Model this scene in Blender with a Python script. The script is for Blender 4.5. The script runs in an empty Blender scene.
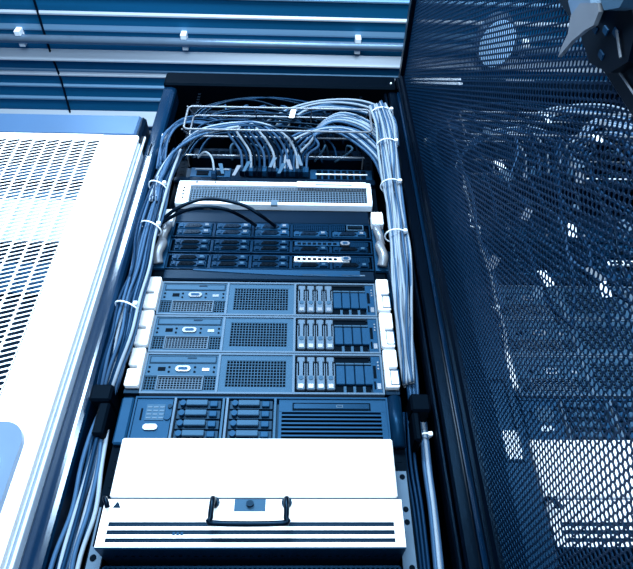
import bpy, math, random
from mathutils import Vector, Matrix
random.seed(7)
SC = bpy.context.scene
COL = SC.collection

# ------------------------------------------------------------------ camera
cam_data = bpy.data.cameras.new('camera')
cam = bpy.data.objects.new('camera', cam_data)
COL.objects.link(cam)
PITCH, YAW, ROLL = 0.7004472, 0.0352926, -0.0113856
fwd = Vector((math.sin(YAW)*math.cos(PITCH), math.cos(YAW)*math.cos(PITCH), math.sin(PITCH)))
right = Vector((math.cos(YAW), -math.sin(YAW), 0))
up = right.cross(fwd)
r2 = math.cos(ROLL)*right + math.sin(ROLL)*up
u2 = -math.sin(ROLL)*right + math.cos(ROLL)*up
cam.matrix_world = Matrix(((r2.x, u2.x, -fwd.x, 0.0681912), (r2.y, u2.y, -fwd.y, -0.9295981),
                           (r2.z, u2.z, -fwd.z, 0.5207226), (0, 0, 0, 1)))
cam_data.sensor_width = 36
cam_data.lens = 36*568.0783/633
cam_data.clip_start = 0.02
SC.camera = cam

# ------------------------------------------------------------------ world, lights, exposure
world = bpy.data.worlds.new('world')
SC.world = world
world.use_nodes = True
world.node_tree.nodes['Background'].inputs[0].default_value = (0.05, 0.28, 0.75, 1)
world.node_tree.nodes['Background'].inputs[1].default_value = 0.12

def area(name, loc, target, sx, sy, power, col):
    l = bpy.data.lights.new(name, 'AREA')
    l.shape = 'RECTANGLE'; l.size = sx; l.size_y = sy; l.energy = power; l.color = col
    o = bpy.data.objects.new(name, l); COL.objects.link(o)
    o.location = loc
    o.rotation_euler = (Vector(target)-Vector(loc)).to_track_quat('-Z', 'Y').to_euler()
    return o
area('room_light', (-0.35, -2.3, 2.15), (-0.15, 0, 1.3), 1.2, 0.5, 165, (0.72, 0.88, 1.0))
area('room_light_right', (1.3, -2.5, 2.0), (-0.2, 0, 1.4), 0.9, 0.5, 75, (0.72, 0.88, 1.0))
area('room_light_low', (0.1, -2.6, 0.95), (0, 0, 1.1), 1.4, 0.8, 40, (0.72, 0.88, 1.0))  # added low fill behind the camera, not a fixture of the room

area('room_light_up', (0.2, -2.4, 0.3), (0, 0.3, 2.85), 2.0, 0.8, 45, (0.72, 0.88, 1.0))  # added upward fill for the ceiling, stands in for floor bounce
ca = area('ceiling_strip', (-0.82, -1.2, 2.78), (-0.82, -1.2, 0), 0.20, 0.75, 50, (0.72, 0.88, 1.0))
ca.rotation_euler = (0, 0, math.radians(-22))
SC.view_settings.view_transform = 'Standard'
SC.view_settings.look = 'None'
SC.view_settings.gamma = 1
SC.view_settings.use_curve_mapping = False
SC.view_settings.exposure = -0.15

# ------------------------------------------------------------------ materials
def mat(name, col, rough=0.5, metal=0.0, var=0.08, scale=30, bump=0.0, emit=0, stretch=None):
    m = bpy.data.materials.new(name); m.use_nodes = True
    nt = m.node_tree; b = nt.nodes['Principled BSDF']
    b.inputs['Roughness'].default_value = rough; b.inputs['Metallic'].default_value = metal
    lum = max(col)
    if lum < 0.5:
        b.inputs['Specular IOR Level'].default_value = 0.18 if lum < 0.05 else 0.3
        if lum < 0.003: b.inputs['Specular IOR Level'].default_value = 0.06
        b.inputs['Specular Tint'].default_value = (0.2, 0.55, 1.0, 1)
    tc = nt.nodes.new('ShaderNodeTexCoord'); nz = nt.nodes.new('ShaderNodeTexNoise')
    nz.inputs['Scale'].default_value = scale
    if stretch:
        mp = nt.nodes.new('ShaderNodeMapping'); mp.inputs['Scale'].default_value = stretch
        nt.links.new(tc.outputs['Object'], mp.inputs[0]); nt.links.new(mp.outputs[0], nz.inputs['Vector'])
    else:
        nt.links.new(tc.outputs['Object'], nz.inputs['Vector'])
    mx = nt.nodes.new('ShaderNodeMix'); mx.data_type = 'RGBA'
    mx.inputs[6].default_value = tuple(c*(1-var) for c in col)+(1,)
    mx.inputs[7].default_value = tuple(min(1, c*(1+var)) for c in col)+(1,)
    nt.links.new(nz.outputs['Fac'], mx.inputs[0]); nt.links.new(mx.outputs[2], b.inputs['Base Color'])
    if bump:
        bp = nt.nodes.new('ShaderNodeBump'); bp.inputs['Strength'].default_value = bump
        nt.links.new(nz.outputs['Fac'], bp.inputs['Height']); nt.links.new(bp.outputs[0], b.inputs['Normal'])
    if emit:
        b.inputs['Emission Color'].default_value = col+(1,)
        b.inputs['Emission Strength'].default_value = emit
    return m
M = {}
M['white'] = mat('white_paint', (0.86, 0.9, 0.94), 0.45, var=0.02)
M['whitegrey'] = mat('pale_side_paint', (0.5, 0.64, 0.82), 0.4, var=0.03)  # cabinet white with the side's shade in the colour; also on the grip
M['fascia'] = mat('grey_blue_plastic', (0.035, 0.075, 0.15), 0.4, var=0.12, scale=6)
M['black'] = mat('black_metal', (0.0003, 0.0011, 0.0032), 0.28, 0.0, 0.2)
M['blackmatt'] = mat('black_matt_metal', (0.0002, 0.0008, 0.0022), 0.6, 0.0, 0.2)
M['navy'] = mat('navy_metal', (0.0008, 0.011, 0.03), 0.35, 0.2, 0.15, 12)
M['deep'] = mat('dark_blue_plastic', (0.0004, 0.0032, 0.0095), 0.4, 0.0, 0.15)
M['mid'] = mat('mid_blue_plastic', (0.0030, 0.026, 0.066), 0.5, 0.0, 0.12)
M['face'] = mat('server_face_blue', (0.024, 0.058, 0.100), 0.55, 0.0, 0.1, 40)
M['trim'] = mat('server_trim_pale', (0.068, 0.103, 0.145), 0.5, 0.0, 0.1)
M['silver'] = mat('silver_metal', (0.17, 0.19, 0.22), 0.3, 0.35, 0.1)
M['bright'] = mat('bright_plate', (0.75, 0.84, 0.94), 0.4, 0.0, 0.05)
M['pale_cable'] = mat('pale_cable_jacket', (0.2, 0.25, 0.31), 0.45, var=0.1)
M['blue_cable'] = mat('blue_cable_jacket', (0.026, 0.062, 0.125), 0.45, var=0.15)
M['mid_cable'] = mat('slate_cable_jacket', (0.002, 0.014, 0.04), 0.4, var=0.15)
M['dark_cable'] = mat('black_cable_jacket', (0.0004, 0.0022, 0.007), 0.3, var=0.15)
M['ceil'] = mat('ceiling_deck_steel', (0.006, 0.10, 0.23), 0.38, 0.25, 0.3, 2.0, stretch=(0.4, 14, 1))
M['ceilrib'] = mat('ceiling_rib_steel', (0.42, 0.5, 0.6), 0.35, 0.2, 0.25, 2.0, stretch=(0.5, 10, 1))  # deck steel where slopes catch the light, brightness put into the colour
M['ceilribdull'] = mat('ceiling_rib_dull_steel', (0.12, 0.24, 0.38), 0.35, 0.2, 0.25, 2.0, stretch=(0.5, 10, 1))  # same steel on less lit ribs, dimmer tone put into the colour
M['post'] = mat('glossy_blue_black_paint', (0.0008, 0.010, 0.030), 0.15, 0.0, 0.1)
M['post'].node_tree.nodes['Principled BSDF'].inputs['Specular IOR Level'].default_value = 0.8
M['post'].node_tree.nodes['Principled BSDF'].inputs['Specular Tint'].default_value = (0.7, 0.85, 1, 1)
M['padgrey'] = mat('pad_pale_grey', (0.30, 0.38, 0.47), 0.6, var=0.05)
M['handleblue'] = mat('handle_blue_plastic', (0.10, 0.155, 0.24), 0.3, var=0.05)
M['conduit'] = mat('conduit_steel', (0.13, 0.2, 0.29), 0.3, 0.4, 0.15)
M['door'] = mat('perforated_black_steel', (0.001, 0.01, 0.028), 0.4, 0.3, 0.1)
M['floor'] = mat('floor_grey', (0.2, 0.25, 0.3), 0.6, var=0.2, scale=3)
M['wall'] = mat('wall_grey', (0.03, 0.12, 0.26), 0.7, var=0.15, scale=3)
M['lamp'] = mat('lamp_diffuser', (0.35, 0.62, 0.95), 0.4, var=0.02, emit=0.5)

# ------------------------------------------------------------------ mesh helpers
class MB:
    def __init__(s): s.v = []; s.f = []
    def quad(s, a, b, c, d):
        n = len(s.v); s.v += [tuple(a), tuple(b), tuple(c), tuple(d)]; s.f.append((n, n+1, n+2, n+3)); return s
    def box(s, x0, x1, y0, y1, z0, z1, skew=0):
        n = len(s.v)
        for z in (z0, z1):
            for (x, y) in ((x0, y0), (x1, y0), (x1, y1), (x0, y1)): s.v.append((x, y, z))
        for f in ((0, 3, 2, 1), (4, 5, 6, 7), (0, 1, 5, 4), (1, 2, 6, 5), (2, 3, 7, 6), (3, 0, 4, 7)):
            s.f.append(tuple(n+i for i in f))
        return s
    def bbox(s, x0, x1, y0, y1, z0, z1, b=0.004):
        """box with chamfered edges"""
        b = min(b, (x1-x0)*.45, (y1-y0)*.45, (z1-z0)*.45)
        n = len(s.v); idx = {}
        X = (x0, x1); Y = (y0, y1); Z = (z0, z1)
        for i in (0, 1):
            for j in (0, 1):
                for k in (0, 1):
                    sx, sy, sz = (1-2*i)*b, (1-2*j)*b, (1-2*k)*b
                    for ax, p in ((0, (X[i], Y[j]+sy, Z[k]+sz)), (1, (X[i]+sx, Y[j], Z[k]+sz)), (2, (X[i]+sx, Y[j]+sy, Z[k]))):
                        idx[i, j, k, ax] = len(s.v); s.v.append(p)
        F = []
        for i in (0, 1):
            q = [idx[i, j, k, 0] for j, k in ((0, 0), (0, 1), (1, 1), (1, 0))]; F.append((q, (1-2*i)*-1, 0))
            q = [idx[j, i, k, 1] for j, k in ((0, 0), (0, 1), (1, 1), (1, 0))]; F.append((q, 0, 0))
            q = [idx[j, k, i, 2] for j, k in ((0, 0), (0, 1), (1, 1), (1, 0))]; F.append((q, 0, 0))
        for a in (0, 1):
            for c in (0, 1):
                F.append(([idx[0, a, c, 1], idx[1, a, c, 1], idx[1, a, c, 2], idx[0, a, c, 2]], 0, 0))
                F.append(([idx[a, 0, c, 0], idx[a, 1, c, 0], idx[a, 1, c, 2], idx[a, 0, c, 2]], 0, 0))
                F.append(([idx[a, c, 0, 0], idx[a, c, 1, 0], idx[a, c, 1, 1], idx[a, c, 0, 1]], 0, 0))
        for i in (0, 1):
            for j in (0, 1):
                for k in (0, 1): F.append(([idx[i, j, k, 0], idx[i, j, k, 1], idx[i, j, k, 2]], 0, 0))
        c = Vector(((x0+x1)/2, (y0+y1)/2, (z0+z1)/2))
        for q, _, _ in F:
            p = [Vector(s.v[t]) for t in q]; nn = (p[1]-p[0]).cross(p[2]-p[0])
            m = sum(p, Vector())/len(p)
            s.f.append(tuple(q) if nn.dot(m-c) > 0 else tuple(reversed(q)))
        return s
    def prism(s, pts, y0, y1):
        """polygon in x,z extruded along y; pts counter-clockwise seen from -y"""
        n = len(s.v); k = len(pts)
        for y in (y0, y1):
            for (x, z) in pts: s.v.append((x, y, z))
        s.f.append(tuple(n+i for i in range(k))); s.f.append(tuple(n+k+i for i in reversed(range(k))))
        for i in range(k):
            j = (i+1) % k; s.f.append((n+j, n+i, n+k+i, n+k+j))
        return s
    def prismx(s, pts, x0, x1):
        """polygon in y,z extruded along x"""
        n = len(s.v); k = len(pts)
        for x in (x0, x1):
            for (y, z) in pts: s.v.append((x, y, z))
        s.f.append(tuple(n+i for i in reversed(range(k)))); s.f.append(tuple(n+k+i for i in range(k)))
        for i in range(k):
            j = (i+1) % k; s.f.append((n+i, n+j, n+k+j, n+k+i))
        return s
    def disc(s, x, y, z, rx, rz, d=0.002, n=14):
        return s.prism([(x+rx*math.cos(2*math.pi*i/n), z+rz*math.sin(2*math.pi*i/n)) for i in range(n)], y, y+d)
    def pill(s, x0, x1, z0, z1, y0, y1):
        r = (z1-z0)/2; zc = (z0+z1)/2; P = []
        for i in range(9): a = -math.pi/2+math.pi*i/8; P.append((x1-r+r*math.cos(a), zc+r*math.sin(a)))
        for i in range(9): a = math.pi/2+math.pi*i/8; P.append((x0+r+r*math.cos(a), zc+r*math.sin(a)))
        return s.prism(P, y0, y1)
    def ring(s, x0, x1, z0, z1, t, y0, y1):
        s.box(x0, x1, y0, y1, z1-t, z1); s.box(x0, x1, y0, y1, z0, z0+t)
        s.box(x0, x0+t, y0, y1, z0+t, z1-t); s.box(x1-t, x1, y0, y1, z0+t, z1-t); return s
    def grid(s, x0, x1, z0, z1, nx, nz, w, y0, y1):
        """a lattice of bars, real openings between them"""
        for i in range(nx+1):
            x = x0+(x1-x0)*i/nx; s.box(x-w/2, x+w/2, y0, y1, z0, z1)
        for j in range(nz+1):
            z = z0+(z1-z0)*j/nz; s.box(x0, x1, y0+0.0004, y1-0.0004, z-w/2, z+w/2)
        return s
    def tube(s, pts, r, n=8, sub=6, smooth=True):
        P = [Vector(p) for p in pts]
        if smooth and len(P) > 2:
            Q = []
            for i in range(len(P)-1):
                p0 = P[max(i-1, 0)]; p1 = P[i]; p2 = P[i+1]; p3 = P[min(i+2, len(P)-1)]
                for k in range(sub):
                    t = k/sub
                    Q.append(0.5*((2*p1)+(p2-p0)*t+(2*p0-5*p1+4*p2-p3)*t*t+(3*p1-p0-3*p2+p3)*t**3))
            Q.append(P[-1]); P = Q
        base = len(s.v); nrm = None
        for i, p in enumerate(P):
            t = (P[min(i+1, len(P)-1)]-P[max(i-1, 0)]).normalized()
            if nrm is None: nrm = t.orthogonal().normalized()
            nrm = (nrm-t*nrm.dot(t)).normalized(); b = t.cross(nrm)
            for k in range(n):
                a = 2*math.pi*k/n; s.v.append(tuple(p+r*(math.cos(a)*nrm+math.sin(a)*b)))
        for i in range(len(P)-1):
            for k in range(n):
                a = base+i*n+k; c = base+i*n+(k+1) % n; s.f.append((a, c, c+n, a+n))
        s.f.append(tuple(base+k for k in reversed(range(n)))); s.f.append(tuple(base+(len(P)-1)*n+k for k in range(n)))
        return s
    def build(s, name, m, parent=None, origin=None, smooth=False):
        o = Vector(parent['_o']) if parent is not None else Vector(origin if origin else (0, 0, 0))
        me = bpy.data.meshes.new(name)
        me.from_pydata([(a-o.x, b-o.y, c-o.z) for a, b, c in s.v], [], s.f); me.update()
        me.materials.append(M[m] if isinstance(m, str) else m)
        if smooth:
            for p in me.polygons: p.use_smooth = True
        ob = bpy.data.objects.new(name, me); COL.objects.link(ob)
        if parent is not None: ob.parent = parent; ob['_o'] = parent['_o']
        else: ob.location = o; ob['_o'] = tuple(o)
        return ob

def tag(o, label, cat, group=None):
    o['label'] = label; o['category'] = cat
    if group: o['group'] = group
    return o
def thing(name, loc, label, cat, group=None):
    o = bpy.data.objects.new(name, None); COL.objects.link(o); o.location = loc; o['_o'] = tuple(loc)
    o.empty_display_size = 0.05
    return tag(o, label, cat, group)
def struct(name, mb, m, smooth=False):
    o = mb.build(name, m, smooth=smooth); o['kind'] = 'structure'; return o

# ------------------------------------------------------------------ the setting
CZ = 2.85
# ceiling: folded steel deck, ribs run along x
prof = []      # (y, z) down-hanging profile
ribs = [(-3.0, .04, .03), (-2.0, .04, .03), (-1.0, .04, .03), (-.5, .03, .02), (-.2, .03, .02), (.0, .02, .012),
        (.062, .007, .007), (.138, .008, .006), (.194, .018, .004), (.300, .034, .026), (.390, .004, .003), (.404, .009, .008), (.462, .007, .006),
        (.524, .009, .006), (.596, .05, .04), (.70, .02, .02), (.78, .02, .02), (.86, .02, .02), (.94, .02, .02)]
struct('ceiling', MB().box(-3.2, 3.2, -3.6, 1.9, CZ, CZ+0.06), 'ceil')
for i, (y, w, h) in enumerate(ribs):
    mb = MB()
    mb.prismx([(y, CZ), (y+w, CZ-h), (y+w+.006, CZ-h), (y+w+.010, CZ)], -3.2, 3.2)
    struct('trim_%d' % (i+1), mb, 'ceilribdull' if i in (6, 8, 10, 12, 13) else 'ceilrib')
sm = MB(); sm.tube([(-1.003, 0.07, CZ-.004), (-1.010, 0.3, CZ-.004), (-1.006, .45, CZ-.004), (-1.019, .66, CZ-.004)], .005, 6)
struct('trim_20', sm, 'deep')
struct('floor', MB().box(-3.2, 3.2, -3.6, 1.9, -0.05, 0), 'floor')
struct('wall_back', MB().box(-3.2, 3.2, 1.8, 1.9, 0, CZ), 'wall')

# conduit under the ceiling with its clips
PY = .243
ct = thing('ceiling_conduit', (-3.1, PY, CZ-.03), 'long horizontal steel conduit pipe clipped under the ribbed ceiling', 'pipe')
MB().tube([(-3.1, PY, CZ-.03), (3.1, PY, CZ-.03)], .017, 16, smooth=False).build('pipe', 'conduit', ct, smooth=True)
for x in (-1.87, -1.105, -.43, .293, 1.0):
    mb = MB(); mb.bbox(x-.011, x+.013, PY-.036, PY-.015, CZ-.040, CZ, .002)
    mb.bbox(x-.011, x+.013, PY-.015, PY+.034, CZ-.012, CZ, .002)
    mb.bbox(x-.011, x+.013, PY+.018, PY+.034, CZ-.034, CZ-.010, .002)
    mb.build('pipe_clip', 'bright', ct)
# round downlight
lp = thing('ceiling_lamp', (0.862, .255, CZ), 'small round pale ceiling lamp seen through the perforated door', 'lamp')
mb = MB()
def cyl(mb, x, y, z0, z1, r, n=28):
    a = len(mb.v)
    for z in (z0, z1):
        for i in range(n): mb.v.append((x+r*math.cos(2*math.pi*i/n), y+r*math.sin(2*math.pi*i/n), z))
    mb.f.append(tuple(a+i for i in reversed(range(n)))); mb.f.append(tuple(a+n+i for i in range(n)))
    for i in range(n): j = (i+1) % n; mb.f.append((a+i, a+j, a+n+j, a+n+i))
    return mb
LX, LY = 0.0, 0.0
LAMP = (0.868, .205)
def oval(mb, z0, z1, rx, ry, n=32):
    cyl(mb, 0, 0, z0, z1, 1, n); mb.v = [(LAMP[0]+x*rx, LAMP[1]+y*ry, z) for x, y, z in mb.v]; return mb
oval(mb, CZ-.06, CZ, .080, .108).build('housing', 'conduit', lp)
oval(MB(), CZ-.064, CZ-.058, .072, .100).build('diffuser', 'lamp', lp)

# ------------------------------------------------------------------ white cabinet on the left
cab = thing('white_cabinet', (-.70, .4, 0), 'white floor cabinet with slanted ventilation slots in its front', 'cabinet')
CX0, CX1, YF = -1.05, -.353, -.045
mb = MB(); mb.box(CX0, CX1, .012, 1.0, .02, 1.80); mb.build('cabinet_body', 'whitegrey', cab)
# side of the door: stepped strip in shaded white, with a bead painted as the edge highlight
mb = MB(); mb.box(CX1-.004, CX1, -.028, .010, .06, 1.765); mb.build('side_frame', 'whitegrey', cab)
mb = MB(); mb.bbox(CX1-.003, CX1+.0035, -.016, -.010, .06, 1.80, .001); mb.build('side_bead', 'bright', cab)
# slotted front sheet
def pill_pts(cx, cz, L, h, ang, n):
    P = []; r = h/2
    for i in range(n//2): a = -math.pi/2+math.pi*i/(n//2-1); P.append((L/2-r+r*math.cos(a), r*math.sin(a)))
    for i in range(n//2): a = math.pi/2+math.pi*i/(n//2-1); P.append((-L/2+r+r*math.cos(a), r*math.sin(a)))
    c, s_ = math.cos(ang), math.sin(ang)
    return [(cx+x*c-z*s_, cz+x*s_+z*c) for x, z in P]
fd = MB()
px, pz, nc, nr = .0332, .0123, 16, 66
sx1, sz1 = -.447, 1.737
sx0, sz0 = sx1-px*nc, sz1-pz*nr
sl = math.tan(math.radians(19))
for c in range(nc):
    for r in range(nr):
        xa, xb = sx0+c*px, sx0+(c+1)*px
        zc = sz0+(r+.5)*pz; xc = (xa+xb)/2
        hole = pill_pts(xc, zc, px*.95, pz*.70, math.radians(19), 12)
        # cell parallelogram sampled to match the hole
        N = 12; cell = []
        for (hx, hz) in hole:
            dx = hx-xc; ox = dx/(px*.92)*px; dz = hz-zc-dx*sl
            oz = (pz/2 if dz > 0 else -pz/2)
            cell.append((xc+ox, zc+ox*sl+oz))
        n = len(fd.v)
        fd.v += [(x, YF, z) for x, z in cell]+[(x, YF, z) for x, z in hole]+[(x, YF+.0012, z) for x, z in hole]
        for i in range(N):
            j = (i+1) % N
            fd.f.append((n+i, n+j, n+N+j, n+N+i)); fd.f.append((n+N+i, n+N+j, n+2*N+j, n+2*N+i))
# solid margins around the slot field
hx = px/2*sl
fd.box(CX0, sx0+.001, YF+.0002, YF+.014, .06, 1.765)
fd.bbox(sx1-.001, CX1-.002, YF, YF+.017, .06, 1.765, .003)
for c in range(nc):
    xa, xb = sx0+c*px, sx0+(c+1)*px
    fd.prism([(xa, sz1-hx-.001), (xb, sz1+hx-.001), (xb, 1.765), (xa, 1.765)], YF, YF+.0012)
    fd.prism([(xa, .06), (xb, .06), (xb, sz0+hx+.001), (xa, sz0-hx+.001)], YF, YF+.0012)
fd.build('front_door', 'white', cab)
# dark backing and added bands behind the slots, lighter and darker by height
MB().box(sx0-.03, sx1+.03, YF+.028, YF+.031, sz0-.02, 1.76).build('rear_liner', 'deep', cab)
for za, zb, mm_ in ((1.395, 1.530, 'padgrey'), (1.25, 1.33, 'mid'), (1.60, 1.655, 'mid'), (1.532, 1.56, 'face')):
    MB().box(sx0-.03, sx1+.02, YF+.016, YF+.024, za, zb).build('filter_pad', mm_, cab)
# top fascia and its dark rounded corner
MB().bbox(CX0, CX1-.012, YF+.003, .10, 1.768, 1.860, .006).build('top_fascia', 'fascia', cab)
mb = MB(); mb.bbox(CX1-.016, CX1+.000, YF+.004, .030, 1.745, 1.857, .008); mb.build('corner_cap', 'deep', cab)
# rounded handle at the lower right of the door
hb = MB()
P = []
for i in range(13): a = math.radians(90-90*i/12); P.append((-.415+.037*math.cos(a), .918+.037*math.sin(a)))
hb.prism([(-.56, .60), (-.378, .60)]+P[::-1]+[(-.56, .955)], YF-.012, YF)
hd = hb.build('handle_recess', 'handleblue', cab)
hb = MB()
P = []
for i in range(13): a = math.radians(90-90*i/12); P.append((-.450+.052*math.cos(a), .872+.052*math.sin(a)))
hb.prism([(-.56, .62), (-.398, .62)]+P[::-1]+[(-.56, .924)], YF-.030, YF-.0125)
hb.build('grip', 'whitegrey', hd)

# ------------------------------------------------------------------ our rack
RACK_THINGS = []       # (object, copy_to_neighbour)
def reg(o, copy=True): RACK_THINGS.append((o, copy)); return o

rk = thing('server_rack', (0, .5, 0), 'tall open black server rack full of equipment in the middle', 'server rack')
PL0, PL1, PR0, PR1, TZ = -.349, -.312, .312, .349, 2.137
pp_ = [(PL0, .05), (PL0, .004), (PL0+.004, 0)]+[(PL0+.004+.022*k/6, -.0002*math.sin(math.pi*k/6)) for k in range(1, 6)]+[(PL1-.010, .0005), (PL1-.003, .004), (PL1, .010), (PL1, .05)]
n0 = len(pp_); mb = MB()
for z in (.05, 2.07):
    for (x, y) in pp_: mb.v.append((x, y, z))
for k in range(n0): mb.f.append((k, (k+1) % n0, n0+(k+1) % n0, n0+k))
mb.f.append(tuple(reversed(range(n0)))); mb.f.append(tuple(n0+k for k in range(n0)))
mb.build('post', 'post', rk)
mb = MB(); mb.bbox(PR0+.012, PR1, 0, .06, .05, 2.07, .004); mb.build('post', 'black', rk)
mb = MB(); mb.bbox(PR0, PR0+.009, .004, .04, .05, 2.07, .003); mb.build('post_lip', 'black', rk)
for x in (PL0, PR0): MB().bbox(x, x+.037, .94, 1.0, .05, 2.07, .004).build('post', 'black', rk)
mb = MB(); mb.bbox(PL0, PR1, -.012, 1.0, 2.070, TZ, .005); mb.build('top_panel', 'blackmatt', rk)
MB().box(PL0, PR1, 0, 1.0, .0, .05).build('base_plinth', 'black', rk)
MB().box(PL0, PL0+.003, .06, .94, .05, 2.07).build('side_panel', 'blackmatt', rk)
MB().box(PR1-.003, PR1, .06, .94, .05, 2.07).build('side_panel', 'blackmatt', rk)
MB().box(PL1, PR0, .985, .99, .05, 2.07).build('rear_panel', 'blackmatt', rk)
# slot cut in the left post
MB().box(-.337, -.333, -.001, .004, 1.74, 1.79).build('post_slot', 'blackmatt', rk)
for sx in (-1, 1):
    x0, x1 = (.2275, .252) if sx > 0 else (-.252, -.2275)
    rl = MB().box(x0, x1, .004, .008, .06, 1.99).box(x0 if sx < 0 else x1-.003, x0+.003 if sx < 0 else x1, .008, .05, .06, 1.99).build('mounting_rail', 'blackmatt', rk)
    h = MB()
    for i in range(88): h.box((x0+x1)/2-.004, (x0+x1)/2+.004, .0030, .0042, .75+i*.0148, .7575+i*.0148)
    h.build('rail_holes', 'blackmatt', rl)
mb = MB(); mb.bbox(-.304, -.266, -.025, .09, 1.012, 1.046, .004); mb.bbox(-.286, -.266, -.02, .05, .95, 1.013, .004); mb.build('cable_bracket', 'blackmatt', rk)
mb = MB(); mb.bbox(.268, .304, -.015, .09, 1.00, 1.036, .004); mb.bbox(.268, .282, -.012, .05, .945, 1.001, .004); mb.build('cable_bracket', 'blackmatt', rk)
MB().disc(.333, -.016, 2.093, .003, .003, .004).build('screw', 'bright', rk)

# ---- the open perforated door, hinged on the right post, standing straight out
DX0, DX1, DT, DB = .356, .378, 2.118, .06
YH, YO, MI, MO = -.006, -.735, -.043, -.648
dm = MB()
dm.bbox(DX0, DX1, MI, YH, DB, DT, .005)
dm.bbox(DX0, DX1, YO, MO, DB, DT, .005)
dm.bbox(DX0, DX1, MO, MI, DT-.035, DT, .004)
dm.bbox(DX0, DX1, MO, MI, DB, DB+.06, .004)
dm.bbox(DX0-.006, DX0+.002, MI+.012, MI+.018, DB+.01, DT-.02, .002)
door = dm.build('door', 'black', rk)
hm = MB()
pitch = .0094; rw = pitch*math.sqrt(3)/2
ny = int((MI-MO)/pitch)+1; nz = int((DT-.035-.50)/rw)
R_in = pitch*.5*.86; R_out = pitch/math.sqrt(3)
vid = {}
def vkey(y, z):
    k = (round(y*40000), round(z*40000))
    if k not in vid:
        vid[k] = len(hm.v); hm.v.append((.368, y, z))
    return vid[k]
for j in range(nz):
    for i in range(ny):
        yc = MO+(i+.5*(j % 2))*pitch; zc = .50+j*rw
        if yc > MI+.004: continue
        o_ = []; q_ = []
        for k in range(6):
            a = math.pi/6+k*math.pi/3
            o_.append(vkey(yc+R_out*math.cos(a), zc+R_out*math.sin(a)))
            q_.append(len(hm.v)); hm.v.append((.368, yc+R_in*math.cos(a), zc+R_in*math.sin(a)))
        for k in range(6):
            l = (k+1) % 6; hm.f.append((o_[k], o_[l], q_[l], q_[k]))
sheet = hm.build('perforated_sheet', 'door', door)
so = sheet.modifiers.new('thickness', 'SOLIDIFY'); so.thickness = .0012; so.offset = 0
MB().box(.367, .369, MO, MI, DB+.06, .50).build('kick_panel', 'black', door)
# lock housing, latch and pale pointed blade on the outer stile
mb = MB()
mb.prismx([(-.706, 1.085), (-.735, 1.03), (-.712, .985), (-.690, .975), (-.668, .995), (-.656, 1.035), (-.664, 1.075), (-.684, 1.098)], DX0-.012, DX0)
lk = mb.build('lock_housing', 'black', door)
for y, z in ((-.682, 1.050), (-.690, 1.030), (-.697, 1.012), (-.672, 1.020)):
    mb = MB(); mb.bbox(DX0-.0135, DX0-.0118, y-.003, y+.003, z-.005, z+.005, .0004); mb.build('lock_stud', 'mid', lk)
MB().tube([(DX0-.014, -.700, 1.010), (DX0-.014, -.688, .985)], .0012, 6, smooth=False).build('lock_edge', 'silver', lk)
MB().tube([(DX0-.002, -.668, .90), (DX0-.002, -.668, 1.10)], .0010, 6, smooth=False).build('stile_bead', 'silver', door)
XB = .326
bl = MB(); bl.prismx([(-.647, 1.062), (-.656, 1.063), (-.672, 1.060), (-.686, 1.068), (-.702, 1.058), (-.716, 1.026), (-.712, 1.018), (-.700, 1.018), (-.690, 1.030), (-.672, 1.046)], XB-.002, XB+.002)
bl.build('latch_blade', 'silver', door)
mb = MB(); mb.prismx([(-.680, 1.066), (-.688, 1.094), (-.712, 1.10), (-.716, 1.060), (-.704, 1.045)], XB+.0025, DX0-.001)
mb.build('latch_body', 'conduit', door)
mb = MB(); mb.prismx([(-.716, 1.012), (-.722, 1.040), (-.750, 1.030), (-.745, .985), (-.728, .990)], XB-.001, DX0-.013)
mb.build('latch_tab', 'face', door)
# ---- wire cable cage
cg = reg(thing('cable_guide', (0, 0, 1.70), 'wire cable guide of thin pale rods near the rack top', 'cable guide'))
def loop(x0, x1, z0, z1, y, r, name):
    c = .012; P = []
    for cx_, cz_, a0_ in ((x1-c, z1-c, 0), (x0+c, z1-c, 90), (x0+c, z0+c, 180), (x1-c, z0+c, 270)):
        for k in range(4): a = math.radians(a0_+30*k); P.append((cx_+c*math.cos(a), y, cz_+c*math.sin(a)))
    P.append(P[0])
    MB().tube(P, r, 8, smooth=False).build(name, 'silver', cg, smooth=True)
loop(-.226, .240, 1.716, 1.815, -.10, .0027, 'front_loop')
loop(-.231, .245, 1.786, 1.881, -.03, .0024, 'rear_loop')
for x in (-.229, -.06, .09, .241):
    for z0, z1 in ((1.815, 1.881), (1.716, 1.786)):
        MB().tube([(x, -.10, z0), (x, -.03, z1), (x, .006, z1)], .0018, 6, smooth=False).build('side_rod', 'silver', cg)
MB().tube([(-.228, -.03, 1.7055), (.226, -.03, 1.7055)], .0024, 8, smooth=False).build('lower_rod', 'silver', cg)
for x in (-.225, .223): MB().tube([(x, -.03, 1.7055), (x, .006, 1.7055)], .0018, 6, smooth=False).build('side_rod', 'silver', cg)

# ---- patch panels behind the cage
for z, words in ((1.955, 'topmost dark patch panel behind the looping cables'), (1.865, 'middle dark patch panel behind the wire cable guide'), (1.775, 'lowest dark patch panel above the network switch')):
    pp = reg(thing('patch_bay', (0, .02, z), words, 'patch bay'))
    MB().box(-.2275, .2275, .016, .10, z-.021, z+.021).build('panel', 'deep', pp)
    mb = MB(); k = MB()
    for i in range(24):
        x = -.205+i*.0172
        mb.box(x, x+.012, .013, .016, z-.008, z+.006)
    mb.build('port_row', 'blackmatt', pp)
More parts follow.
